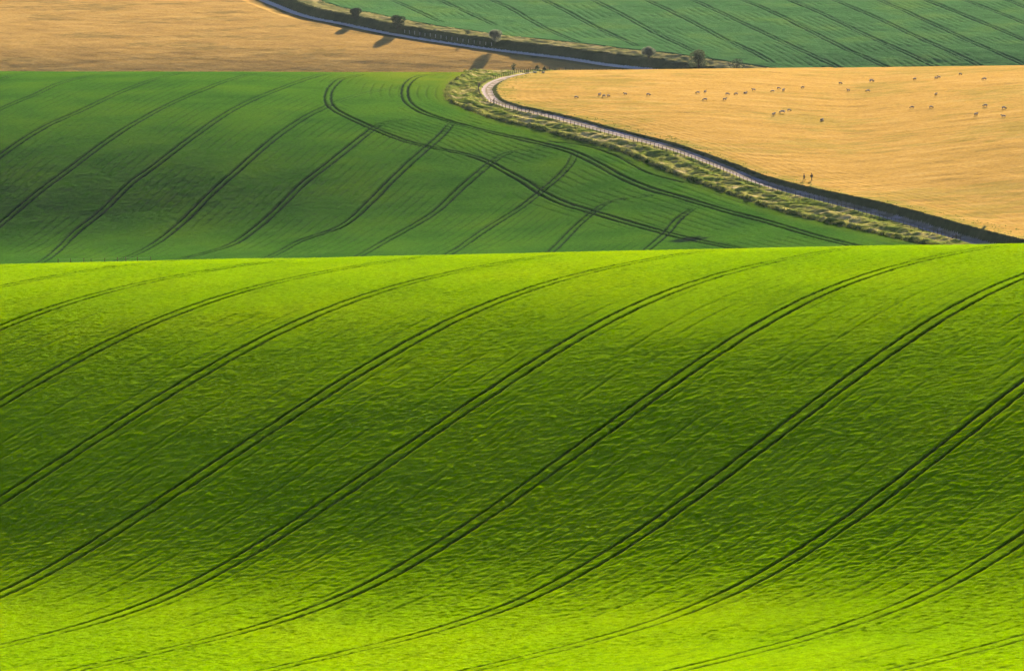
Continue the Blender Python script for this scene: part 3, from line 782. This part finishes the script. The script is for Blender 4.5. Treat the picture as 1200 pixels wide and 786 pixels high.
for k, (px, r) in enumerate(sheep):
    x, y = cast(px, r+1.5 if r > 90 else r, *F2)
    pose = 'lie' if k in (14, 15, 16, 28, 12) else ('stand' if k % 3 == 1 else 'graze')
    o = bpy.data.objects.new('sheep', SM[pose]); C.objects.link(o)
    a = [0, 1, 2.6, .6, 3.4, .3, 2.9, 1.2, 3.1][k % 9]+random.uniform(-.4, .4); s = random.uniform(.95, 1.2)*(1.15 if k in (23, 26, 28) else 1)
    o.location = (x, y, surf(x, y)-.01); o.rotation_euler = (0, 0, a); o.scale = (s, s*1.1, s*.86)
    tag(o, lab[k], 'sheep', 'sheep scattered over the golden hill')

# ---- two walkers
def person(x, y, rz, coat, label, phase, hairc, tall):
    z = surf(x, y); f = phase
    root = bpy.data.objects.new('person', None)
    J = dict(pel=(0, 0, .95), bel=(0, 0, 1.08), che=(.02, 0, 1.30), nec=(.03, 0, 1.48), hb=(.04, 0, 1.56), ht=(.06, 0, 1.68))
    V = [J[k] for k in ('pel', 'bel', 'che', 'nec', 'hb', 'ht')]; R = [.14, .13, .15, .058, .085, .098]; E = [(0, 1), (1, 2), (2, 3), (3, 4), (4, 5)]
    def chain(start, pts):
        q = start; ids = []
        for xx, yy, zz, r in pts: V.append((xx, yy, zz)); R.append(r); E.append((q, len(V)-1)); q = len(V)-1; ids.append(q)
        return ids
    legs = []; arms = []
    for s in (-1, 1):
        k = f*s*.20
        legs += chain(0, [(0, s*.10, .88, .095), (k*.55+.03, s*.10, .50, .062), (k*1.25-(.04 if k < 0 else 0), s*.10, .10, .042), (k*1.25+.02, s*.10, .04, .042), (k*1.25+.17, s*.11, .035, .035)])
        arms += chain(2, [(.02, s*.165, 1.38, .058), (-k*.6, s*.21, 1.12, .044), (-k*1.1+.08, s*.21, .88, .034), (-k*1.1+.10, s*.21, .80, .035), (-k*1.1+.12, s*.21, .72, .020)])
    me = skin_mesh('person', V, E, R, M['skin'], 2, 0)
    o = bpy.data.objects.new('person', me); C.objects.link(o); o.location = (x, y, z); o.rotation_euler = (0, 0, rz); o.scale = (tall,)*3
    tag(o, label, 'person', 'two walkers on the golden hill')
    def cloth(name, ids, ex, mat, zc=None):
        idm = {v: i for i, v in enumerate(ids)}; ee = [(idm[a], idm[b]) for a, b in E if a in idm and b in idm]
        vv = [V[i] for i in ids]; rr = [R[i]+ex for i in ids]
        c = bpy.data.objects.new(name, skin_mesh(name, vv, ee, rr, mat, 2, 0)); C.objects.link(c); c.parent = o
    n = 6
    L1 = [6, 7, 8]; A1 = [11, 12, 13]; L2 = [16, 17, 18]; A2 = [21, 22, 23]
    cloth('trousers', [0]+L1+L2, .022, M['trousers'])
    cloth('jacket', [1, 0, 2]+A1+A2, .035, M[coat])
    for idb in (8, 18):
        ids = [idb, idb+1, idb+2]; vv = [V[i] for i in ids]; c = bpy.data.objects.new('shoe', skin_mesh('shoe', vv, [(0, 1), (1, 2)], [.05, .052, .045], M['face'], 2, 0)); C.objects.link(c); c.parent = o
    bm = bmesh.new(); bmesh.ops.create_uvsphere(bm, u_segments=14, v_segments=10, radius=.122)
    for v in list(bm.verts):
        if v.co.z < -.02 and v.co.x > -.02: bm.verts.remove(v)
    for v in bm.verts: v.co.z = v.co.z*1.1+1.665; v.co.x += .035
    mesh_obj('hair', bm, M['hair'], o, True)
    return o
M['trousers'] = plain('dark_trousers', (.03, .032, .045), .15, 8)
M['coat_blue'] = plain('navy_jacket', (.035, .05, .09), .15, 8)
M['coat_grey'] = plain('charcoal_jacket', (.03, .028, .03), .15, 8)
x, y = cast(942.3, 217, *F2); person(x, y, 2.4, 'coat_blue', 'walker in navy jacket on the golden grass, left of the two', 1, 'hair', 1.05)
x, y = cast(951.2, 216.5, *F2); person(x, y, 2.2, 'coat_grey', 'walker in charcoal jacket on the golden grass, right of the two', -1, 'hair', 1.12)

# ------------------------------------------------------------------ haze
def haze():
    bm = bmesh.new(); bmesh.ops.create_cube(bm, size=1.0)
    me_min = Vector((-12000, -8000, -700)); me_max = Vector((12000, 16000, 20))
    for v in bm.verts: v.co = Vector(((v.co.x+.5)*(me_max.x-me_min.x)+me_min.x, (v.co.y+.5)*(me_max.y-me_min.y)+me_min.y, (v.co.z+.5)*(me_max.z-me_min.z)+me_min.z))
    m = bpy.data.materials.new('haze'); m.use_nodes = True; t = m.node_tree; t.nodes.clear()
    o = t.nodes.new('ShaderNodeOutputMaterial'); p = t.nodes.new('ShaderNodeVolumePrincipled'); t.links.new(p.outputs[0], o.inputs['Volume'])
    p.inputs['Color'].default_value = (.72, .86, 1, 1); p.inputs['Density'].default_value = HAZE; p.inputs['Anisotropy'].default_value = .2
    ob = mesh_obj('haze', bm, m); tag(ob, kind='stuff')
HAZE = 0.0000055
if HAZE: haze()

# ------------------------------------------------------------------ light
SUN_EL, SUN_AZ = 16.0, 10.0                                    # behind the hills, a little to the right
w = bpy.data.worlds.new('World'); bpy.context.scene.world = w; w.use_nodes = True
nt = w.node_tree; bg = nt.nodes['Background']; sky = nt.nodes.new('ShaderNodeTexSky'); sky.sky_type = 'NISHITA'
sky.sun_disc = False; sky.sun_elevation = math.radians(SUN_EL); sky.sun_rotation = math.radians(SUN_AZ); sky.air_density = .3; sky.dust_density = .1
nt.links.new(sky.outputs[0], bg.inputs[0]); bg.inputs[1].default_value = .05
sd = bpy.data.lights.new('sun', 'SUN'); sd.energy = 5.0; sd.angle = math.radians(.5); sd.color = (1, .83, .56)
so = bpy.data.objects.new('sun', sd); C.objects.link(so)
d = Vector((math.sin(math.radians(SUN_AZ))*math.cos(math.radians(SUN_EL)), math.cos(math.radians(SUN_AZ))*math.cos(math.radians(SUN_EL)), math.sin(math.radians(SUN_EL))))
so.rotation_euler = d.to_track_quat('Z', 'Y').to_euler(); so.location = (0, 0, 60)

cd = bpy.data.cameras.new('camera'); cam = bpy.data.objects.new('camera', cd); C.objects.link(cam)
cd.sensor_width = 36; cd.lens = 18/TANH; cd.clip_start = 1; cd.clip_end = 30000
cam.location = (0, 0, 0); cam.rotation_euler = (PI/2-PITCH, 0, 0)
sc = bpy.context.scene; sc.camera = cam
sc.view_settings.view_transform = 'Standard'; sc.view_settings.look = 'None'; sc.view_settings.exposure = 2.76; sc.view_settings.gamma = 1
sc.render.resolution_x = 1024; sc.render.resolution_y = 670
